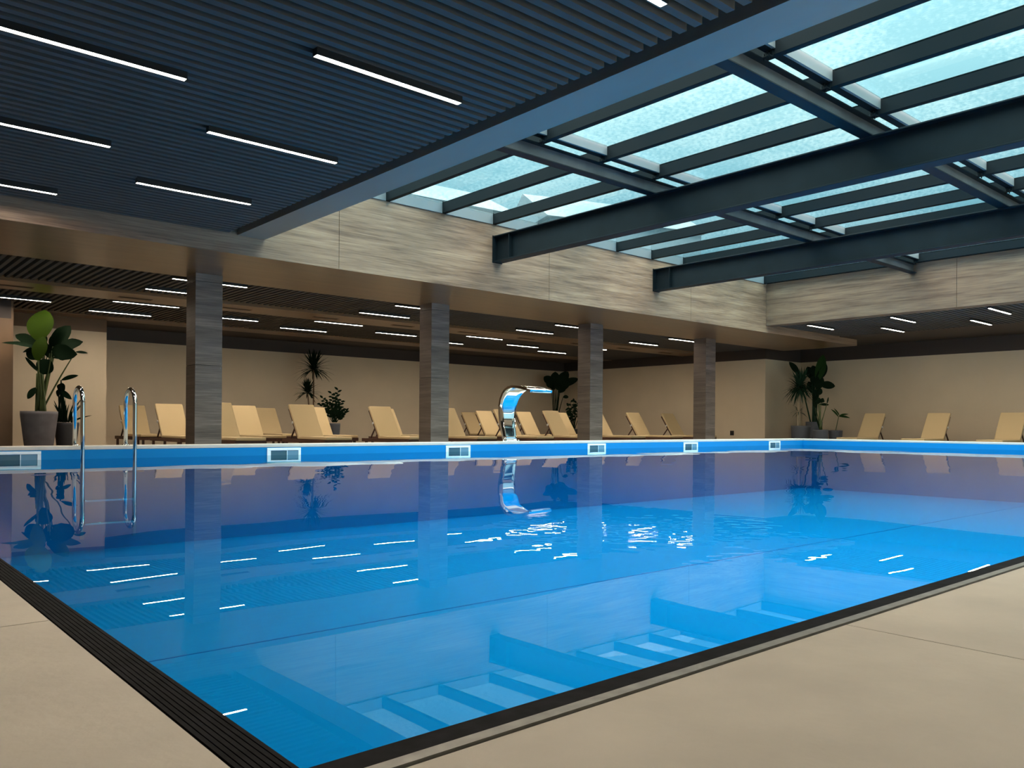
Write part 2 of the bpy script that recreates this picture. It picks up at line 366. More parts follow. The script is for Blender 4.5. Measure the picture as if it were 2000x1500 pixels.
struct(MB().box(5.0, 24.8, -4.2, -4, 2.75, 4.2).box(24.2, 24.8, -4.2, -4, -.46, 2.75).box(5.0, 24.2, -4.2, -4, -.46, 0.05).build('wall_front_lintel', 'cream'))
for i in range(8):  # unseen windows behind the camera, added as a source of front daylight
    x = 5.0 + 2.4 * i
    struct(MB().quad([(x + .04, -4.1, .05), (x + 2.36, -4.1, .05), (x + 2.36, -4.1, 2.75), (x + .04, -4.1, 2.75)]).build('window_%d' % (101 + i), 'glass'))
    struct(MB().box(x - .04, x + .04, -4.15, -4.02, .05, 2.75).build('trim_%d' % (30 + i), 'rafter'))
pf = bpy.data.lights.new('front_window_portal', 'AREA'); pf.shape = 'RECTANGLE'; pf.size = 19.2; pf.size_y = 2.7; pf.cycles.is_portal = True
pfo = bpy.data.objects.new('front_window_portal', pf); pfo.location = (14.6, -4.16, 1.4); pfo.rotation_euler = (PI / 2, 0, 0); COL.objects.link(pfo)
struct(MB().box(3.15, 5.40, YK - 0.014, YK, FL, FL + 0.11).box(5.39, 5.404, YK, YB, FL, FL + .11).build('baseboard_block', 'cream'))
struct(MB().box(5.41, XJ, YB - 0.014, YB, FL, FL + 0.11).build('baseboard_back', 'cream'))
struct(MB().box(XR - .014, XR, -4, YJ, FL, FL + 0.11).box(XJ - .014, XJ, YJ, YB - .02, FL, FL + .11).build('baseboard_right', 'cream'))

# ------------------------------------------------------------------ ceilings
# bulkhead (wood clad) along the far side of the skylight; panels with fine joints
YF, YS = 11.1, 13.40           # fascia face, rear edge of the soffit
ZS = 2.633                     # soffit underside
ZT = 3.83
mb = MB()
xs = [-6.0, -2.76, 1.70, 6.16, 10.61, 15.02, 22.9]
for a, b in zip(xs, xs[1:]): mb.box(a + 0.004, b - 0.004 if b < 22 else b, YF, YF + 0.02, ZS, ZT)
mb.box(-6, 22.9, YF + 0.02, YS - .001, ZS + 0.02, ZT, 1)
mb.box(-6, 22.9, YS - .001, YS + .02, ZS, 2.78, 0)
struct(mb.build('trim_6', ('wood_x', 'black')))
mb = MB(); mb.box(-6, 22.9, YF + 0.004, YS, ZS - 0.001, ZS + 0.019); struct(mb.build('ceiling_soffit', 'soffit'))
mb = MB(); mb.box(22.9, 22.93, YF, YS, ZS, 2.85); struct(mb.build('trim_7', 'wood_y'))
# right bulkhead
XF = 18.11; ZR = 2.80
mb = MB(); ys = [-4.0, -2.24, 2.21, 6.65, YF]
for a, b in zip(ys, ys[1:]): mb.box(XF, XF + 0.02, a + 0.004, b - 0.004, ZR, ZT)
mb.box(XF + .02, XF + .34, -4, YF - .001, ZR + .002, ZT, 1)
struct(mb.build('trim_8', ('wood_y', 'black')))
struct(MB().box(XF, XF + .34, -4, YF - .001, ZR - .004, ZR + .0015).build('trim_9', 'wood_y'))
# left bulkhead: the big pale grey beam
XB0, XB1, ZC = 4.565, 4.97, 2.90
big = MB().box(XB0, XB1, -3.7, YF, ZC - .004, ZC + 0.02).box(XB0 + 0.008, XB1, -3.7, YF, ZC + .02, ZT)
struct(big.build('trim_10', 'beam_clad'))
struct(MB().box(XB0, XF + .34, -3.9, -3.7, ZC - .004, ZT).build('trim_11', 'beam_clad'))
# slatted ceilings: slats with dark backing above
def slats_x(name, x0, x1, y0, y1, z, pitch=0.1235, w=0.060, h=0.07):
    mb = MB(); mb.box(x0 - .02, x1 + 0.14, y0, y1, z + 0.15, z + 0.17, 1)
    y = y0 + 0.03
    while y + w < y1:
        mb.box(x0, x1, y, y + w, z, z + h, 0); y += pitch
    return struct(mb.build(name, ('slat', 'backing')))
def slats_y(name, x0, x1, y0, y1, z, pitch=0.1235, w=0.060, h=0.07):
    mb = MB(); mb.box(x0, x1, y0 - .02, y1, z + 0.15, z + 0.17, 1)
    x = x0 + 0.03
    while x + w < x1:
        mb.box(x, x + w, y0, y1, z, z + h, 0); x += pitch
    return struct(mb.build(name, ('slat', 'backing')))
slats_x('ceiling', -6, 4.42, -4, YF, ZC)
slats_x('ceiling_front', 4.6, XR, -4, -3.9, ZC)
slats_x('ceiling_right', XF + .34, 21.9, -3.9, YF, ZR + .01)
struct(MB().box(21.9, XR, -3.9, YF, ZR + .01, ZR + .04).box(22.93, XR, YF, YJ, ZR + .01, ZR + .04).build('ceiling_right_border', 'dark_wall'))
ZA = 2.70
slats_y('ceiling_alcove', -6, XJ, YS + .02, 15.95, ZA)
slats_y('ceiling_alcove_rear', -6, XJ, 16.98, 20.15, ZA)
band = MB().box(-6, XJ, 15.95, 16.98, 2.645, 2.74)
struct(band.build('trim_12', 'soffit'))
struct(MB().box(-6, XJ, 20.15, 20.9, 2.68, 2.74).build('trim_13', 'soffit'))
struct(MB().box(-6, XJ, 20.9, YB, 2.72, 2.76).build('ceiling_alcove_border', 'dark_wall'))
struct(MB().box(-6.2, 24.9, -4.2, -3.9, 3.2, 3.25).box(-6.2, 4.6, -3.9, YF, 3.2, 3.25).box(XF + .3, 24.9, -3.9, YJ + .2, 3.2, 3.25)
       .box(-6.2, 24.9, YF + .3, 23, 4.0, 4.1).build('ceiling_slab', 'black'))
# air slots in the band
slot0 = None
for i, x in enumerate([0.5, 2.48, 4.50, 6.50, 8.55, 10.6, 12.6, 14.65, 16.7, 18.7, 20.7]):
    where = ['over the left end of the lounge', 'above the big bird of paradise plant', 'just left of the first pillar', 'just right of the first pillar',
             'midway between first and second pillar', 'just left of the second pillar', 'just right of the second pillar', 'midway between second and third pillar',
             'just left of the third pillar', 'just right of the third pillar', 'beside the fourth pillar'][i]
    if slot0 is None:
        t0 = thing('air_slot', (x, 16.5, 2.645), '', 'air vent')
        MB().box(0, .58, -.055, .055, -0.004, 0.0).build('slot_opening', 'black', t0)
        MB().box(-.012, .592, -.067, -.055, -0.007, 0.0).box(-.012, .592, .055, .067, -0.007, 0).box(-.012, 0, -.055, .055, -.007, 0).box(.58, .592, -.055, .055, -.007, 0).build('slot_frame', 'brown_wall', t0)
        slot0 = t0; o = t0
    else:
        o = copy_tree(slot0); o.location = (x, 16.5, 2.645)
    tag(o, 'dark slot vent in the brown ceiling band, ' + where, 'air vent', 'slot vents in the brown ceiling band')

# ------------------------------------------------------------------ pillars
def pillar(x, where):
    w, y0, y1 = 0.43, 12.9, 13.3
    th = thing('pillar', (x + w / 2, 13.1, FL), 'square pillar clad in brown wood grain panels, ' + where, 'pillar', 'wood clad pillars along the pool')
    zs = [FL, 1.18, ZS - 0.13, ZS]
    for a, b in zip(zs, zs[1:]):
        mb = MB()
        n = len(mb.v)
        mb.box(-w / 2, w / 2, -.2, .2, a + 0.0035 - FL, b - 0.0035 - FL, 0)
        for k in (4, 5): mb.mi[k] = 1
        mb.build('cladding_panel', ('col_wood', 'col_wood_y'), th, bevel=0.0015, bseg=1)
    MB().box(-w / 2 + .01, w / 2 - .01, -.19, .19, 0, ZS - FL - 0.001).build('core', 'black', th)
    mb = MB()
    for dx in (-w / 2 + .025, w / 2 - .025):
        for z in (1.18 - 0.035 - FL, 1.18 + 0.035 - FL):
            mb.lathe([(0.006, -0.002), (0.006, 0.002)], 8, 0, (dx, 0, z))
    sc = MB()
    for dx in (-w / 2 + .025, w / 2 - .025):
        for z in (1.18 - 0.035 - FL, 1.18 + 0.035 - FL): sc.box(dx - .005, dx + .005, -.2025, -.2, z - .005, z + .005)
    sc.build('screw', 'alu', th)
pillar(4.64, 'nearest to the pool ladder'); pillar(9.18, 'just left of the steel fountain')
pillar(13.66, 'just right of the corner palm'); pillar(18.14, 'last before the corner, beside bare wall')

# ------------------------------------------------------------------ skylight steelwork
def ibeam_y(name, x, y0, y1, z0, z1, w, label, cat, group):
    c = (x + w / 2, (y0 + y1) / 2, z0)
    th = thing(name, c, label, cat, group)
    L = (y1 - y0) / 2; h = z1 - z0; tf = 0.018
    MB().box(-.008, .008, -L, L, tf, h - tf).build('web', 'steel', th)
    MB().box(-w / 2, w / 2, -L, L, 0, tf).build('bottom_flange', 'steel', th, bevel=.002, bseg=1)
    MB().box(-w / 2, w / 2, -L, L, h - tf, h).build('top_flange', 'steel', th, bevel=.002, bseg=1)
    for yy in (L - .42,):
        MB().box(-w / 2 + .01, w / 2 - .01, yy - .006, yy + .006, tf, h - tf).build('stiffener', 'steel', th)
    MB().box(-w / 2 - .01, w / 2 + .01, L - .012, L, -.01, h + .01).build('end_plate', 'steel', th)
ibeam_y('steel_beam', 9.215, -3.7, YF - .001, 3.16, 3.623, 0.205, 'deep dark steel beam spanning the skylight, the nearer of the two', 'steel beam', 'main steel beams')
ibeam_y('steel_beam', 13.68, -3.7, YF - .001, 3.16, 3.623, 0.205, 'deep dark steel beam spanning the skylight, the farther of the two', 'steel beam', 'main steel beams')
bays = [(XB1, 9.30, 'left of the nearer deep beam'), (9.30, 13.77, 'between the deep beams'), (13.77, XF, 'right of the farther deep beam')]
rows = [(7.46, 'farther row'), (4.30, 'nearer row'), (1.15, 'row over near deck'), (-2.01, 'row behind the camera')]
for (x0, x1, bl) in bays:
    for (y, rl) in rows:
        th = thing('cross_beam', ((x0 + x1) / 2, y + .075, 3.624), 'grey steel cross beam %s, %s' % (bl, rl), 'cross beam', 'steel cross beams under the glass')
        L = (x1 - x0) / 2; h = 0.19
        MB().box(-L, L, -.006, .006, .012, h - .012).build('web', 'steel_light', th)
        MB().box(-L, L, -.075, .075, 0, .012).build('bottom_flange', 'steel', th)
        MB().box(-L, L, -.075, .075, h - .012, h).build('top_flange', 'steel', th)
# rafters over the cross beams
raf = [5.88, 6.98, 8.09, 9.20, 10.29, 11.38, 12.47, 13.59, 14.69, 15.79, 16.89, 17.97]
RW = 0.08
rname = ['first rafter from the grey edge beam', 'second rafter from the grey edge beam', 'rafter between the grey edge beam and the nearer deep beam, third over', 'rafter lying just left of the nearer deep beam',
         'first rafter past the nearer deep beam', 'middle rafter between the deep beams', 'third rafter past the nearer deep beam', 'rafter lying just left of the farther deep beam',
         'first rafter past the farther deep beam', 'second rafter past the farther deep beam', 'third rafter past the farther deep beam', 'rafter hugging the right wood bulkhead']
GZ = 3.99
for i, x in enumerate(raf):
    y0, y1 = -3.7, YF + .05
    th = thing('roof_rafter', (x + RW / 2, (y0 + y1) / 2, 3.83), 'charcoal ' + rname[i], 'roof rafter', 'charcoal rafters carrying the glass')
    L = (y1 - y0) / 2
    MB().box(-RW / 2, RW / 2, -L, L, 0, GZ - 3.83 + .02).build('rafter_body', 'rafter', th, bevel=.003, bseg=1)
    for (y, _) in rows:
        yy = y - (y0 + y1) / 2
        b = MB().box(-.052, -.04, yy - .08, yy + .03, -.02, .09).box(-.10, -.04, yy - .08, yy + .03, -.02, -.01)
        b.tube([(-.075, yy - .05, -.05), (-.075, yy - .05, .02)], .008, 6).tube([(-.075, yy + .0, -.05), (-.075, yy + .0, .02)], .008, 6)
        b.tube([(-.07, yy - .02, .045), (-.03, yy - .02, .045)], .010, 6)
        b.build('fixing_bracket', 'steel', th)
# end flashing, glazing bars, glass
k = 1
edges = [XB1] + [v for r_ in raf for v in (r_, r_ + RW)] + [XF]
for a, b in zip(edges[0::2], edges[1::2]):
    yb = [YF, 7.36, 4.20, 1.05, -2.10, -3.7]
    for j in range(5):
        struct(MB().box(a, b, yb[j + 1] + (.03 if j < 4 else 0), yb[j] - .02, GZ, GZ + .016).build('window_%d' % k, 'glass')); k += 1
mb = MB()
for a, b in zip(edges[0::2], edges[1::2]):
    mb.box(a, b, YF - .02, YF + .02, ZT, GZ + .03)
struct(mb.build('trim_14', 'flash'))
for n, y in enumerate((7.36, 4.20, 1.05, -2.10)):
    mb = MB()
    for a, b in zip(edges[0::2], edges[1::2]):
        mb.box(a, b, y, y + .03, GZ - .10, GZ + .03, 0); mb.box(a, b, y + .03, y + .115, GZ - .105, GZ - .08, 1)
    struct(mb.build('trim_%d' % (20 + n), ('flash', 'rafter')))
# roof curb
struct(MB().box(XB1 - .3, XF + .4, YF + .02, YF + .4, ZT, GZ + .05).box(XB0, XB1, -3.8, YF, ZT, GZ + .05).box(XF, XF + .3, -3.8, YF, ZT, GZ + .05).box(XB0, XF, -3.9, -3.7, ZT, GZ + .05).build('trim_18', 'rafter'))

# ------------------------------------------------------------------ lamps
def lamp_proto():
    th = thing('linear_ceiling_lamp', (0, 0, 0), 'x', 'ceiling lamp')
    L = 1.28
    MB().box(0, L, -.034, .034, .010, .085).box(0, .004, -.034, .034, -.003, .012).box(L - .004, L, -.034, .034, -.003, .012).box(.004, L - .004, -.034, -.0255, -.003, .010).box(.004, L - .004, .0255, .034, -.003, .010).build('housing', 'housing', th)
    MB().box(.005, L - .005, -.025, .025, 0.0, .009).build('diffuser', 'led', th)
    return th
lp = lamp_proto(); used = [0]
def lamp(x, y, z, label, group):
    o = lp if not used[0] else copy_tree(lp)
    used[0] = 1; o.location = (x, y, z); tag(o, label, 'ceiling lamp', group)
gN = 'lit linear lamps under the near slatted ceiling'
ordn = ['nearest the camera', 'second', 'third', 'fourth', 'fifth', 'sixth', 'seventh', 'eighth']
for i, y in enumerate((3.15, 5.21, 7.22, 9.27)):
    lamp(2.69, y, 2.85, 'lit linear lamp, near slatted ceiling, row beside the grey edge beam, ' +
         ['cut by picture top', 'largest fully in view', 'middle one', 'farthest of row'][i], gN)
for i, y in enumerate((2.15, 4.19, 6.24, 8.24, 10.37)):
    lamp(0.88, y, 2.85, 'lit linear lamp, near slatted ceiling, row at left picture edge, ' +
         ['above the camera', 'just above the picture', 'topmost in view', 'middle one in view', 'farthest of its row'][i], gN)
for i, y in enumerate((1.1, -0.95)):  # unseen lamps continuing the row, added to brighten the right deck
    lamp(2.69, y, 2.85, 'lit linear lamp in the near slatted ceiling, ' + ['above the near pool edge', 'behind the camera'][i], gN)
gA = 'lit linear lamps in the lounge ceiling'
A = [('just behind the wood beam', 13.80), ('between wood beam and brown band', 15.20), ('right behind the brown band', 17.22), ('in the rearmost row', 19.02)]
B = [(4.58, 'around the first pillar'), (8.93, 'left of the second pillar'), (13.40, 'left of the third pillar'), (17.70, 'left of the fourth pillar')]
for bx, bl in B:
    for al, ay in A:
        lamp(bx, ay, 2.645, 'lit lounge ceiling lamp %s, %s' % (al, bl), gA)
for bx, bl in ((2.42, 'above the big bird of paradise plant'), (6.72, 'midway between first and second pillar'), (11.18, 'midway between second and third pillar'), (15.68, 'midway between third and fourth pillar')):
    lamp(bx, 18.20, 2.645, 'lit lounge ceiling lamp staggered between rows, %s' % bl, gA)
gR = 'lit linear lamps in the right hand ceiling'
for i, (x, y) in enumerate(((18.52, 10.20), (18.52, 8.18), (18.52, 6.17), (18.52, 4.15), (20.28, 9.19), (20.28, 7.13), (20.28, 5.1))):
    lamp(x, y, 2.765, 'lit lamp in the right hand ceiling beside the wood bulkhead, %s' % ['in the corner', 'second from the corner', 'third from the corner', 'outside the picture'][i] if i < 4 else
         'lit lamp in the right hand ceiling nearer the cream wall, %s' % ['farther one', 'nearer one', 'outside the picture'][i - 4], gR)

# ------------------------------------------------------------------ skimmers
sk0 = None
for i, x in enumerate((1.445, 4.435, 7.25, 10.32, 13.05, 16.14)):
    lab = 'white framed skimmer opening in the blue pool wall, ' + ['at the left picture edge', 'to the right of the first pillar', 'below the second pillar', 'below the third pillar', 'below the fourth pillar', 'last one, nearest the pool corner'][i]
    if sk0 is None:
        th = thing('pool_skimmer', (x, PY1, WZ), lab, 'skimmer', 'skimmers in the far pool wall'); sk0 = th
        w, zt, zb = 0.463, 0.092, -0.11
        f = MB()
        f.box(0, w, -.014, -.001, zt - .032, zt).box(0, w, -.014, -.001, zb, zb + .032)
        f.box(0, .036, -.014, -.001, zb + .032, zt - .032).box(w - .036, w, -.014, -.001, zb + .032, zt - .032)
        f.build('frame', 'plastic', th, bevel=.003)
        MB().box(.036, w - .036, -.004, -.001, zb + .032, zt - .032).build('throat', 'plastic_in', th)
        MB().box(.036, .05, -.010, -.004, zb + .032, zt - .032).build('weir_rib', 'plastic', th)
        MB().box(w * .58, w * .58 + .008, -.010, -.004, zb + .032, zt - .032).build('weir_rib', 'plastic', th)
        MB().box(w * .60, w - .037, -.007, -.004, zb + .032, zt - .036).build('weir_flap', 'flap', th)
    else:
        o = copy_tree(sk0); o.location = (x, PY1, WZ); tag(o, lab, 'skimmer', 'skimmers in the far pool wall')

# ------------------------------------------------------------------ ladder
th = thing('pool_ladder', (2.53, 9.95, 0), 'polished stainless steel pool ladder with two hooped handrails at the far edge', 'pool ladder')
for dx in (-.265, .265):
    pts = [(dx, 0, 0.0), (dx, 0, .47)]
    for k in range(1, 16):
        a = PI * k / 16; pts.append((dx, -.17 + .17 * math.cos(a), .47 + .17 * math.sin(a)))
    pts += [(dx, -.34, .47), (dx, -.34, .1), (dx, -.34, -.4), (dx, -.34, -1.0)]
    MB().tube(pts, .0225, 16).build('handrail', 'chrome', th)
    MB().lathe([(.045, 0), (.045, .006), (.026, .016)], 20, 0, (dx, 0, 0)).build('anchor_collar', 'chrome', th)
for z in (-.60, -.85):
    MB().box(-.245, .245, -.38, -.30, z, z + .025).build('tread', 'chrome', th, bevel=.004)

# ------------------------------------------------------------------ cobra fountain
th = thing('water_fountain', (8.67, 9.97, 0), 'tall curved mirror polished steel cobra fountain spout on the far pool edge', 'fountain')
prof = [(0.0, 0.0, .135), (0.018, .08, .140), (.045, .20, .150), (.068, .33, .160), (.076, .45, .168), (.066, .57, .178), (.03, .68, .188), (-.03, .765, .198), (-.10, .825, .208), (-.18, .860, .216),
        (-.28, .875, .222), (-.42, .868, .228), (-.54, .848, .230), (-.66, .82, .232), (-.74, .797, .232)]
def sheet(prof, off, th_, lip=False):
    mb = MB(); n = 24; P = []
    for i, (y, z, hw) in enumerate(prof):
        a = prof[max(i - 1, 0)]; b = prof[min(i + 1, len(prof) - 1)]; d = Vector((0, b[0] - a[0], b[1] - a[1])).normalized(); nn = Vector((0, d.z, -d.y))
        P.append((Vector((0, y, z)), nn, hw))
    m_ = len(P)
    for side in (0, 1):
        for (p, nn, hw) in P:
            for x in (-1, -.5, 0, .5, 1):
                crown = (1 - x * x) * 0.0
                q = p + Vector((x * hw, 0, 0)) + nn * (off + side * th_)
                mb.v.append(tuple(q))
    c = 5
    for side in (0, 1):
        o_ = side * m_ * c
        for i in range(m_ - 1):
            for j in range(c - 1):
                f = (o_ + i * c + j, o_ + i * c + j + 1, o_ + (i + 1) * c + j + 1, o_ + (i + 1) * c + j)
                mb.f.append(f if side else f[::-1]); mb.mi.append(0); mb.smooth.append(True)
    q = m_ * c
    for i in range(m_ - 1):
        for j, fl in ((0, 0), (c - 1, 1)):
            f = (i * c + j, (i + 1) * c + j, q + (i + 1) * c + j, q + i * c + j)
            mb.f.append(f if not fl else f[::-1]); mb.mi.append(0); mb.smooth.append(False)
    for i in (0, m_ - 1):
        mb.f.append(tuple([i * c + j for j in range(c)] + [q + i * c + j for j in range(c - 1, -1, -1)])); mb.mi.append(0); mb.smooth.append(False)
    return mb
sheet(prof, -.02, .04).build('curved_spout', 'mirror', th)
MB().box(-.2, .2, -.755, -.70, .772, .786).build('outlet_lip', 'mirror', th, bevel=.003)
MB().box(-.19, .19, -.06, .12, 0, .008).build('base_plate', 'chrome', th, bevel=.002)
for dx in (-.165, .165): MB().lathe([(.014, .008), (.014, .02), (.008, .024)], 10, 0, (dx, -.03, 0)).build('anchor_bolt', 'chrome', th)

# ------------------------------------------------------------------ sun loungers
def make_lounger():
    th = thing('sun_lounger', (0, 0, 0), 'x', 'sun lounger')   # local: foot at y=-1.0, head at y=+1.0, x across
    mb = MB()
    for s in (-1, 1): mb.box(s * .30 - .018, s * .30 + .018, -.98, .98, .20, .275)
    mb.box(-.30, .30, -.98, -.945, .20, .27); mb.box(-.30, .30, .945, .98, .20, .27); mb.box(-.30, .30, .30, .34, .20, .26)
    for k in range(9): mb.box(-.29, .29, -.9 + k * .14, -.82 + k * .14, .255, .273)
    mb.build('frame', 'teak', th)
    for sx in (-1, 1):
        for y in (-.82, .80): MB().box(sx * .30 - .022, sx * .30 + .022, y - .03, y + .03, 0, .20).build('leg', 'teak', th)
    # backrest: hinge at y=.30, rises to y=.77, z=.965
    hy, hz, ty, tz = .30, .285, .735, .925
    d = Vector((0, ty - hy, tz - hz)).normalized(); n = Vector((0, -d.z, d.y)); X = Vector((1, 0, 0)); Lb = math.hypot(ty - hy, tz - hz)
    mid = Vector((0, hy, hz)) + d * (Lb / 2)
    mb = MB()
    for s in (-1, 1): mb.obox(mid + X * (s * .27), X, n, d, .016, .014, Lb / 2)
    for k in range(6): mb.obox(Vector((0, hy, hz)) + d * (.06 + k * Lb / 6), X, n, d, .26, .006, .035)
    mb.build('back_frame', 'teak', th)
    mb = MB(); att = Vector((0, hy, hz)) + d * (Lb * .42)
    for s in (-1, 1): mb.bar(att + X * (s * .24), (s * .24, att.y + .24, .26), .014, .012)
    mb.box(-.25, .25, att.y + .225, att.y + .255, .245, .27)
    mb.build('back_prop', 'teak', th)
    # folded mattress
    t = .062; mb = MB()
    mb.box(-.30, .30, -1.0, hy - .005, .275, .275 + t)
    mb.build('seat_cushion', 'fabric', th, bevel=.018, bseg=3)
    mb = MB(); mb.obox(Vector((0, hy - .01, .30)) + n * (t / 2 + .01) + d * ((Lb + .06) / 2), X, n, d, .30, t / 2, (Lb + .08) / 2)
    mb.build('back_cushion', 'fabric', th, bevel=.018, bseg=3)
    for s in (-1, 1): MB().obox(Vector((s * .305, hy, hz)) + d * (Lb * .52) + n * .02, X, n, d, .008, .030, .022).build('strap_clip', 'clip', th)
    return th
lg = make_lounger(); first = [True]
def lounger(xl, yfoot, label, group, rz=0, loc=None):
    o = lg if first[0] else copy_tree(lg)
    first[0] = False
    o.location = loc or (xl + .30, yfoot + 1.0, FL); o.rotation_euler = (0, 0, rz); tag(o, label, 'sun lounger', group)
g1 = 'sun loungers in the front row of the lounge'
fr_x = [6.13, 8.01, 10.03, 11.96, 13.86, 15.67, 17.50, 19.22, 20.95]
fr_l = ['half hidden behind the right side of the first pillar', 'with its whole backrest clear, between first and second pillar', 'standing alone just left of the second pillar',
        'its backrest mostly hidden by the second pillar', 'right behind the steel fountain', 'between the fountain and the third pillar', 'its backrest cut by the right side of the third pillar',
        'first clear one right of the third pillar', 'last of the row, just left of the fourth pillar']
for x, l in zip(fr_x, fr_l): lounger(x, 14.90, 'cream sun lounger, front row, ' + l, g1)
g2 = 'sun loungers in the middle row of the lounge'
for x, l in ((5.93, 'just left of the first pillar'), (7.67, 'right of the first pillar, behind the half hidden front one'), (9.52, 'left of the leafy plant with the grey pot'), (11.62, 'hidden behind the front one left of the second pillar'),
             (15.12, 'its backrest touching the left of the steel fountain'), (16.72, 'seen just right of the steel fountain'), (18.32, 'just left of the third pillar')):
    lounger(x, 17.23, 'tan sun lounger, middle row, ' + l, g2)
g3 = 'sun loungers in the back row of the lounge'
for x, l in ((5.84, 'behind the right ladder rail'), (9.30, 'left of the tall dracaena'), (16.44, 'between second pillar and fountain')):
    lounger(x, 19.65, 'shaded tan sun lounger, back row by the cream wall, ' + l, g3)
g4 = 'sun loungers along the right wall'
for y, l in ((10.82, 'nearest the potted plants'), (9.05, 'middle one of three'), (7.23, 'at the right picture edge')):
    lounger(0, 0, 'tan sun lounger facing left by the right cream wall, ' + l, g4, rz=-PI / 2, loc=(22.78, y, FL))

# ------------------------------------------------------------------ wall socket
t_ = thing('wall_socket', (XJ, 14.98, .05), 'small black socket on the cream wall right of the last pillar', 'socket')
MB().box(-.012, 0, -.07, .07, -.06, .09).build('socket_plate', 'socket', t_, bevel=.004)
MB().box(-.02, -.012, -.045, .045, -.03, .06).build('socket_cover', 'socket', t_, bevel=.003)

# ------------------------------------------------------------------ plants (local x = to the right as the camera sees it, local y = away)
RZ = YAW - PI / 2
def paddle(mb, b, tip, w, face=(0, -1, 0), arch=0.08, fold=0.18, n=9, wav=0.0, mi=0, shape='paddle'):
    b = Vector(b); tip = Vector(tip); d = tip - b; L = d.length; dn = d.normalized(); f = Vector(face); s = dn.cross(f)
    if s.length < 1e-3: s = Vector((1, 0, 0))
    s.normalize(); nn = s.cross(dn).normalized()
    rows_ = []
    for i in range(n + 1):
        u = i / n
        if shape == 'paddle': ww = w / 2 * (math.sin(PI * min(1, u * .93 + .05)) ** 0.72) * (1 if u < .97 else .35)
        elif shape == 'strap': ww = w / 2 * (1 - u) ** .6 * min(1, .55 + u * 3)
        else: ww = w / 2 * math.sin(PI * (u * .96 + .02)) ** .8 * (1 - .35 * u)
        c = b + d * u + nn * (arch * L * math.sin(PI * u) * .6) + Vector((0, 0, -1)) * (arch * L * u * u * .5)
        wv = wav * math.sin(u * 17 + w * 40)
        row = []
        for q, k in ((-1, 1), (-.5, .55), (0, 0), (.5, .55), (1, 1)):
            row.append(c + s * (q * ww * (1 + wv * (1 if q > 0 else -1))) + nn * (fold * ww * k))
        rows_.append(row)
    n0 = len(mb.v)
    for r in rows_:
        for p in r: mb.v.append(tuple(p))
    for i in range(n):
        for j in range(4):
            a = n0 + i * 5 + j; mb.f.append((a, a + 1, a + 6, a + 5)); mb.mi.append(mi); mb.smooth.append(True)
def stem(mb, a, b, r0, r1, bend=.05, mi=0, n=7, side=(0, 1, 0)):
    a = Vector(a); b = Vector(b); L = (b - a).length; pts = []; rr = []
    out = Vector((b.x - a.x, b.y - a.y, 0))
    for i in range(n + 1):
        u = i / n; pts.append(a + (b - a) * u + Vector((0, 0, 1)) * (bend * L * math.sin(PI * u)) * (1 if out.length > .03 else 0)); rr.append(r0 + (r1 - r0) * u)
    mb.tube(pts, rr, 6, mi)
def pot(th, rt, rb, h, mat, soil_z=None):
    MB().lathe([(rb * .97, 0), (rb, .01), (rb + (rt - rb) * .5, h * .45), (rt, h * .92), (rt, h), (rt - .025, h), (rt - .03, h - .05)], 32).build('pot', mat, th)
    MB().lathe([(rt - .035, h - .07), (rt - .03, h - .045)], 24).build('soil', 'soil', th)
GP = 'potted plants'
# --- big bird of paradise at the left
s = 1 / 96.0
def lx(px): return (px - 77) * s * 0.94
def lz(py): return (838 - py) * s + CAM_Z - FL
th = thing('bird_of_paradise_plant', (3.575, 18.55, FL), 'tall bird of paradise plant with large paddle leaves in big grey pot, far left', 'potted plant', None, RZ)
pot(th, .335, .245, lz(818), 'pot_grey')
fol = MB(); br = MB(); stm = MB()
base = [(-.07, .02, lz(815)), (0, -.04, lz(815)), (.07, .0, lz(815)), (.02, .06, lz(815)), (-.03, .05, lz(815))]
def leaf(mb, bx, by, tx, ty, wpx_, dy0=0., dy1=0., face=(0, -1, .15), arch=.06, wav=0., st=0):
    wpx = wpx_ * (1.0 if mb is br else 1.22)
    b = (lx(bx), dy0, lz(by)); t = (lx(tx), dy1, lz(ty)); paddle(mb, b, t, wpx * s, face, arch, .16, 10, wav)
    k = base[st % 5]; stem(stm, k, b, .020, .009, .03)
leaf(br, 83, 682, 84, 620, 52, -.12, .05, (0, -1, .1), .05, .0, 1)
leaf(br, 91, 722, 94, 674, 28, -.30, -.16, (.1, -1, .1), .05, .0, 2)
leaf(fol, 103, 692, 133, 650, 25, .02, .12, (.2, -1, .2), .05, .03, 2)
leaf(fol, 106, 703, 166, 680, 22, .05, .0, (.1, -1, .4), .10, .06, 3)
leaf(fol, 108, 702, 163, 706, 25, -.10, -.16, (0, -1, -.1), .10, .05, 2)
leaf(fol, 160, 704, 185, 706, 5, -.16, -.18, (0, -1, .6), .05, .0, 2)
leaf(fol, 80, 695, 22, 666, 17, .0, .08, (0, -1, .5), .12, .05, 0)
leaf(fol, 78, 698, 12, 685, 9, -.10, -.2, (0, -.7, .8), .10, .10, 4)
leaf(fol, 80, 696, 30, 700, 12, .10, .2, (0, -.8, .6), .10, .10, 0)
leaf(fol, 76, 690, 60, 665, 22, .2, .25, (-.1, -1, .2), .06, .0, 3)
leaf(fol, 74, 716, 56, 702, 16, .0, -.1, (0, -1, 0), .06, .0, 4)
leaf(fol, 76, 742, 41, 712, 6, .0, .1, (0, -1, .4), .02, .0, 4)
leaf(fol, 84, 745, 100, 718, 28, -.06, -.02, (.1, -1, 0), .04, .0, 1)
leaf(fol, 98, 700, 108, 660, 26, .15, .25, (0, -1, .1), .06, .0, 3)
leaf(fol, 92, 705, 118, 672, 22, .1, .2, (.1, -1, .1), .06, .02, 2)
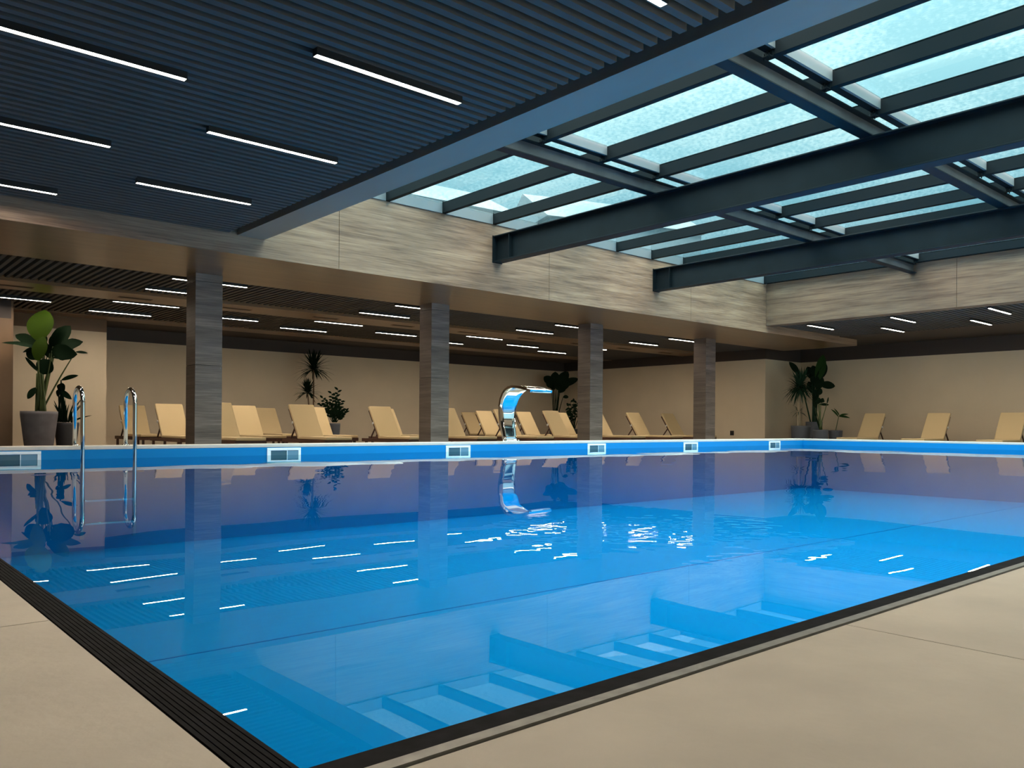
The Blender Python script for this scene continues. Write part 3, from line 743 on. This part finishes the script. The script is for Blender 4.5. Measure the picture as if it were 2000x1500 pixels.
leaf(fol, 88, 700, 66, 690, 20, .12, .2, (-.1, -1, .3), .08, .02, 0)
leaf(fol, 100, 712, 140, 700, 18, .05, .15, (.1, -1, .3), .10, .04, 3)
leaf(fol, 82, 712, 52, 690, 14, .05, .1, (0, -1, .4), .08, .04, 4)
leaf(fol, 95, 715, 96, 690, 24, .1, .15, (0, -1, 0), .05, .02, 1)
leaf(fol, 74, 773, 59, 794, 13, -.05, -.1, (-.3, -1, 0), .03, .0, 4)
for px in (73, 77, 81, 85, 89, 93, 79, 87): stem(stm, (lx(px), random.uniform(-.08, .08), lz(822)), (lx(80 + (px - 83) * .6), random.uniform(-.05, .05), lz(745)), .030, .014, 0)
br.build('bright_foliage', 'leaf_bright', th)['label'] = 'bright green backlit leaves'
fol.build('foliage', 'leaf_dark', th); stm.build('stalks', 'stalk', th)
# --- small plant beside it
th = thing('potted_corn_plant', (4.114, 18.75, FL), 'smaller dark leaved plant in a charcoal pot behind the left ladder rail', 'potted plant', None, RZ)
s2 = 1 / 95.0
pot(th, .235, .17, (837.5 - 838.5) * s2 + CAM_Z - FL, 'pot_dark')
cxp = 131
def q(px, py, dy=0): return ((px - cxp) * s2 * .95, dy, (837.5 - py) * s2 + CAM_Z - FL)
fol = MB(); stm = MB()
for bx, by, tx, ty, w, k in ((119, 755, 150, 744, 9, 'paddle'), (116, 762, 128, 778, 16, 'paddle'), (112, 780, 127, 764, 17, 'paddle'), (118, 768, 132, 766, 7, 'paddle'), (122, 776, 148, 792, 11, 'paddle'), (120, 775, 108, 786, 12, 'paddle')):
    paddle(fol, q(bx, by, random.uniform(-.1, .1)), q(tx, ty, random.uniform(-.15, .1)), w * s2, (0, -1, .2), .08)
for tx, ty in ((103, 792), (106, 800), (135, 788), (141, 800), (150, 792), (160, 800), (168, 785), (181, 822), (128, 806), (124, 800), (152, 806), (170, 800)):
    paddle(fol, q(132 + (tx - 132) * .12, 838, random.uniform(-.06, .06)), q(tx, ty, random.uniform(-.15, .15)), 5 * s2, (0, -1, .3), .10, shape='strap')
for a, b in (((125, 838), (117, 764)), ((123, 838), (119, 755)), ((130, 838), (122, 776)), ((112, 838), (119, 778)), ((119, 838), (114, 782))):
    stem(stm, q(*a), q(*b), .03, .012, 0)
fol.build('foliage', 'leaf_dark', th); stm.build('stalks', 'leaf_dark', th)
# --- dracaena with two heads
def rosette(mb, c, R, n, w, lo=-.5, hi=1.45, seed=1, droop=.25):
    rnd = random.Random(seed); c = Vector(c)
    for i in range(n):
        a = 2 * PI * (i * .618) + rnd.uniform(-.2, .2); el = lo + (hi - lo) * ((i + .5) / n) + rnd.uniform(-.1, .1)
        L = R * rnd.uniform(.8, 1.08)
        dirv = Vector((math.cos(a) * math.cos(el), math.sin(a) * math.cos(el), math.sin(el)))
        paddle(mb, c + dirv * .02, c + dirv * L - Vector((0, 0, droop * L * math.cos(el) ** 2 * .5)), w, (0, 0, 1) if abs(el) < 1.1 else (0, -1, 0), .10, .12, 6, 0, 0, 'strap')
th = thing('potted_dracaena', (11.253, 21.75, FL), 'tall thin dracaena with two spiky heads against the cream wall behind the loungers', 'potted plant', None, RZ)
pot(th, .20, .15, .42, 'pot_dark')
fol = MB(); stm = MB()
HH = CAM_Z - FL; s3 = 1 / 66.5
def d(px, py, dy=0): return ((px - 612) * s3, dy, (833.4 - py) * s3 + HH)
rosette(fol, d(613, 727), .64, 110, .062, -.55, 1.5, 3)
rosette(fol, d(603, 773, -.08), .48, 90, .058, -.5, 1.45, 5)
stem(stm, d(613, 846), d(613, 728), .028, .022, 0); stem(stm, d(609, 846, -.02), d(603, 775, -.08), .026, .02, 0)
fol.build('foliage', 'leaf_dark', th); stm.build('stem', 'bark', th)
# --- leafy plant next to it
th = thing('potted_zamia_plant', (11.56, 21.0, FL), 'bushy dark green plant in a slim grey pot, left of the second pillar', 'potted plant', None, RZ)
pot(th, .155, .12, (833.2 - 832) * s3 + HH, 'pot_blue')
def e_(px, py, dy=0): return ((px - 654) * s3, dy, (833.2 - py) * s3 + HH)
fol = MB(); stm = MB(); rnd = random.Random(11)
for tx, ty in ((660, 768), (645, 774), (668, 788), (632, 784), (624, 795), (676, 806), (640, 790), (655, 778), (650, 795), (662, 800), (670, 812), (637, 805)):
    a = Vector(e_(654 + (tx - 654) * .15, 830)); b = Vector(e_(tx, ty, rnd.uniform(-.15, .15))); stem(stm, a, b, .012, .005, .05)
    for k in range(12):
        u = .30 + .7 * k / 11; c = a + (b - a) * u; sg = -1 if k % 2 else 1
        paddle(fol, c, c + Vector((sg * rnd.uniform(.07, .14), rnd.uniform(-.08, .08), rnd.uniform(.0, .09))), .075, (0, -1, .3), .08, .15, 5, 0, 0, 'leaf')
fol.build('foliage', 'leaf_dark', th); stm.build('stalks', 'leaf_dark', th)
# --- corner bird of paradise at the back
s4 = 1 / 52.5
th = thing('bird_of_paradise_plant', (20.976, 21.55, FL), 'dark bird of paradise plant in the far lounge corner, left of the third pillar', 'potted plant', None, RZ)
pot(th, .24, .18, .55, 'pot_dark')
px0 = 1090
def g(px, py, dy=0): return ((px - 1084) * s4, dy, (829.8 - py) * s4 + HH)
fol = MB(); stm = MB()
for bx, by, tx, ty, w, st in ((1078, 748, 1061, 734, 11, 0), (1082, 752, 1083, 724, 13, 0), (1090, 748, 1108, 724, 13, 0), (1094, 752, 1128, 737, 10, 0), (1086, 760, 1098, 736, 13, 0), (1076, 756, 1066, 742, 9, 0),
                         (1098, 775, 1109, 773, 5, 0), (1092, 760, 1112, 745, 9, 0), (1080, 760, 1076, 738, 11, 0), (1090, 765, 1104, 752, 9, 0)):
    paddle(fol, g(bx, by, random.uniform(-.1, .1)), g(tx, ty, random.uniform(-.1, .1)), w * s4 * 1.5, (random.uniform(-.2, .2), -1, .2), .07)
    stem(stm, (random.uniform(-.06, .06), random.uniform(-.06, .06), .5), g(bx, by), .024, .01, .02)
fol.build('foliage', 'leaf_dark', th); stm.build('stalks', 'leaf_dark', th)
th = thing('potted_corn_plant', (20.9, 20.55, FL), 'low bushy plant in the far corner, half hidden by the third pillar', 'potted plant', None, RZ)
pot(th, .2, .15, .5, 'pot_dark')
def g2_(px, py, dy=0): return ((px - 1120) * s4, dy, (829.5 - py) * s4 + HH)
fol = MB(); stm = MB(); rnd = random.Random(4)
for tx, ty in ((1109, 787), (1114, 785), (1120, 783), (1126, 786), (1105, 799), (1112, 796), (1124, 797), (1131, 792), (1135, 800), (1116, 803), (1108, 808), (1128, 806)):
    b = Vector(g2_(tx, ty, rnd.uniform(-.15, .15))); a = Vector((rnd.uniform(-.05, .05), 0, .48)); stem(stm, a, b, .012, .006, .05)
    for k in range(4): paddle(fol, b - (b - a) * (.12 * k), b - (b - a) * (.12 * k) + Vector((rnd.uniform(-.2, .2), rnd.uniform(-.1, .1), rnd.uniform(-.08, .12))), .10, (0, -1, .3), .1, .15, 6, 0, 0, 'leaf')
fol.build('foliage', 'leaf_dark', th); stm.build('stalks', 'leaf_dark', th)
# --- right corner group
s5 = 1 / 62.8
def rc(c0, px, py, dy=0): return ((px - c0) * s5 * .93, dy, (826.2 - py) * s5 + HH)
th = thing('potted_yucca', (22.415, 12.55, FL), 'palm like yucca with pale canes in a slate grey pot, leftmost in the right corner', 'potted plant', None, RZ)
pot(th, .28, .235, (826.2 - 823) * s5 + HH, 'pot_blue')
fol = MB(); stm = MB()
rosette(fol, rc(1565, 1561, 752), .56, 100, .058, -1.0, 1.45, 21, .5)
rosette(fol, rc(1565, 1568, 745, .1), .54, 80, .055, -.9, 1.45, 22, .5)
rosette(fol, rc(1565, 1560, 797), .34, 18, .035, -.5, .9, 23, .4)
stem(stm, rc(1565, 1562, 826), rc(1565, 1560, 752), .055, .045, 0); stem(stm, rc(1565, 1567, 826, .05), rc(1565, 1568, 750, .1), .03, .028, 0)
stem(stm, rc(1565, 1558, 826, -.05), rc(1565, 1559, 790), .035, .03, 0)
fol.build('foliage', 'leaf_mid', th); stm.build('cane', 'bark_pale', th)
th = thing('bird_of_paradise_plant', (23.75, 12.85, FL), 'tall bird of paradise plant rising behind the yucca in the right corner', 'potted plant', None, RZ)
pot(th, .25, .2, (826.2 - 815) * s5 + HH, 'pot_blue')
fol = MB(); br = MB(); stm = MB()
for mbx, bx, by, tx, ty, w in ((br, 1589, 735, 1603, 682, 15), (fol, 1594, 732, 1609, 700, 11), (fol, 1552, 722, 1532, 697, 9), (fol, 1580, 730, 1572, 706, 14), (fol, 1586, 728, 1582, 704, 12),
                           (fol, 1590, 745, 1578, 722, 13), (fol, 1594, 742, 1628, 744, 11), (fol, 1588, 762, 1599, 750, 9), (fol, 1583, 758, 1575, 735, 12), (fol, 1590, 752, 1596, 722, 14), (fol, 1582, 775, 1592, 750, 10)):
    paddle(mbx, rc(1585, bx, by, random.uniform(-.1, .1)), rc(1585, tx, ty, random.uniform(-.1, .1)), w * s5 * 1.4, (random.uniform(-.1, .2), -1, .1), .06)
    stem(stm, (random.uniform(-.06, .06), random.uniform(-.05, .05), .6), rc(1585, bx, by), .024, .012, .02)
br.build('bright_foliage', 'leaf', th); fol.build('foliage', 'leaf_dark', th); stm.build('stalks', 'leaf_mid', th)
th = thing('potted_strelitzia', (22.284, 11.85, FL), 'small upright leafy plant in grey pot, before the tall one in the right corner', 'potted plant', None, RZ)
pot(th, .215, .18, (826 - 830) * s5 + HH, 'pot_blue')
fol = MB(); stm = MB()
for bx, by, tx, ty, w in ((1598, 783, 1596, 771, 9), (1598, 779, 1613, 777, 6), (1600, 784, 1620, 784, 5), (1615, 782, 1617, 770, 3), (1593, 790, 1589, 776, 8), (1603, 781, 1609, 772, 7)):
    paddle(fol, rc(1603, bx, by), rc(1603, tx, ty, random.uniform(-.1, .1)), w * s5, (0, -1, .2), .06); stem(stm, (random.uniform(-.05, .05), 0, .55), rc(1603, bx, by), .018, .009, .0)
for tx, ty in ((1594, 812), (1597, 806), (1599, 800), (1588, 792)): paddle(fol, (0, 0, .5), rc(1603, tx, ty), .06, (0, -1, 0), .03, .15, 6, 0, 0, 'strap')
fol.build('foliage', 'leaf_dark', th); stm.build('stalks', 'stalk', th)
th = thing('potted_elephant_ear', (23.361, 11.95, FL), 'small plant with few arrow shaped leaves in slate pot, rightmost of the corner plants', 'potted plant', None, RZ)
pot(th, .2, .165, (826 - 831) * s5 + HH, 'pot_blue')
fol = MB(); stm = MB()
for bx, by, tx, ty, w in ((1638, 806, 1621, 791, 7), (1640, 804, 1630, 789, 4), (1638, 805, 1664, 807, 8), (1640, 803, 1660, 800, 5)):
    paddle(fol, rc(1632, bx, by), rc(1632, tx, ty, random.uniform(-.1, .1)), w * s5, (0, -.7, .7), .06, .2, 7, 0, 0, 'leaf')
stem(stm, (0, 0, .5), rc(1632, 1638, 806), .014, .01, 0)
fol.build('foliage', 'leaf', th); stm.build('stalks', 'stalk', th)

# ------------------------------------------------------------------ outside, seen through the roof glass
struct(MB().box(-60, 120, 23.5, 140, -1.2, -1.0).box(-60, 120, -120, -4.6, -.9, -.7).build('outside_ground', 'ground'))
def building(x, y, w, dpt, h, mat, rz, label, gable):
    th = thing('apartment_building', (x, y, -1), label, 'building', None, rz)
    MB().box(-w / 2, w / 2, 0, dpt, 0, h).build('wall', mat, th)
    mb = MB(); a, b = -w / 2 - .5, w / 2 + .5
    mb.v += [(a, -.6, h), (b, -.6, h), (b, dpt + .6, h), (a, dpt + .6, h), (a, dpt / 2, h + gable), (b, dpt / 2, h + gable)]
    for f in ((0, 1, 5, 4), (2, 3, 4, 5), (0, 4, 3), (1, 2, 5), (0, 3, 2, 1)): mb.f.append(f); mb.mi.append(0); mb.smooth.append(False)
    mb.build('roof', 'roof_tile', th)
    nx = int(w // 3.2)
    for fl in range(int(h // 3)):
        for i in range(nx):
            xx = -w / 2 + 1.6 + i * (w - 3.2) / max(1, nx - 1)
            wd = MB().box(xx - .7, xx + .7, -.06, 0, fl * 3 + 1, fl * 3 + 2.5).build('window', 'bldg_win', th)
    for fl in range(1, int(h // 3)):
        MB().box(-w / 2 + 1, w / 2 - 1, -1.3, -.05, fl * 3 - .1, fl * 3 + .9).build('balcony', mat, th)
building(30, 47, 20, 11, 17, 'bldg', -.1, 'pale apartment building seen faintly through the roof glass, left', 3.0)
building(58, 50, 16, 11, 20, 'bldg2', -.35, 'grey blue apartment building seen faintly through the roof glass, right', 3.5)
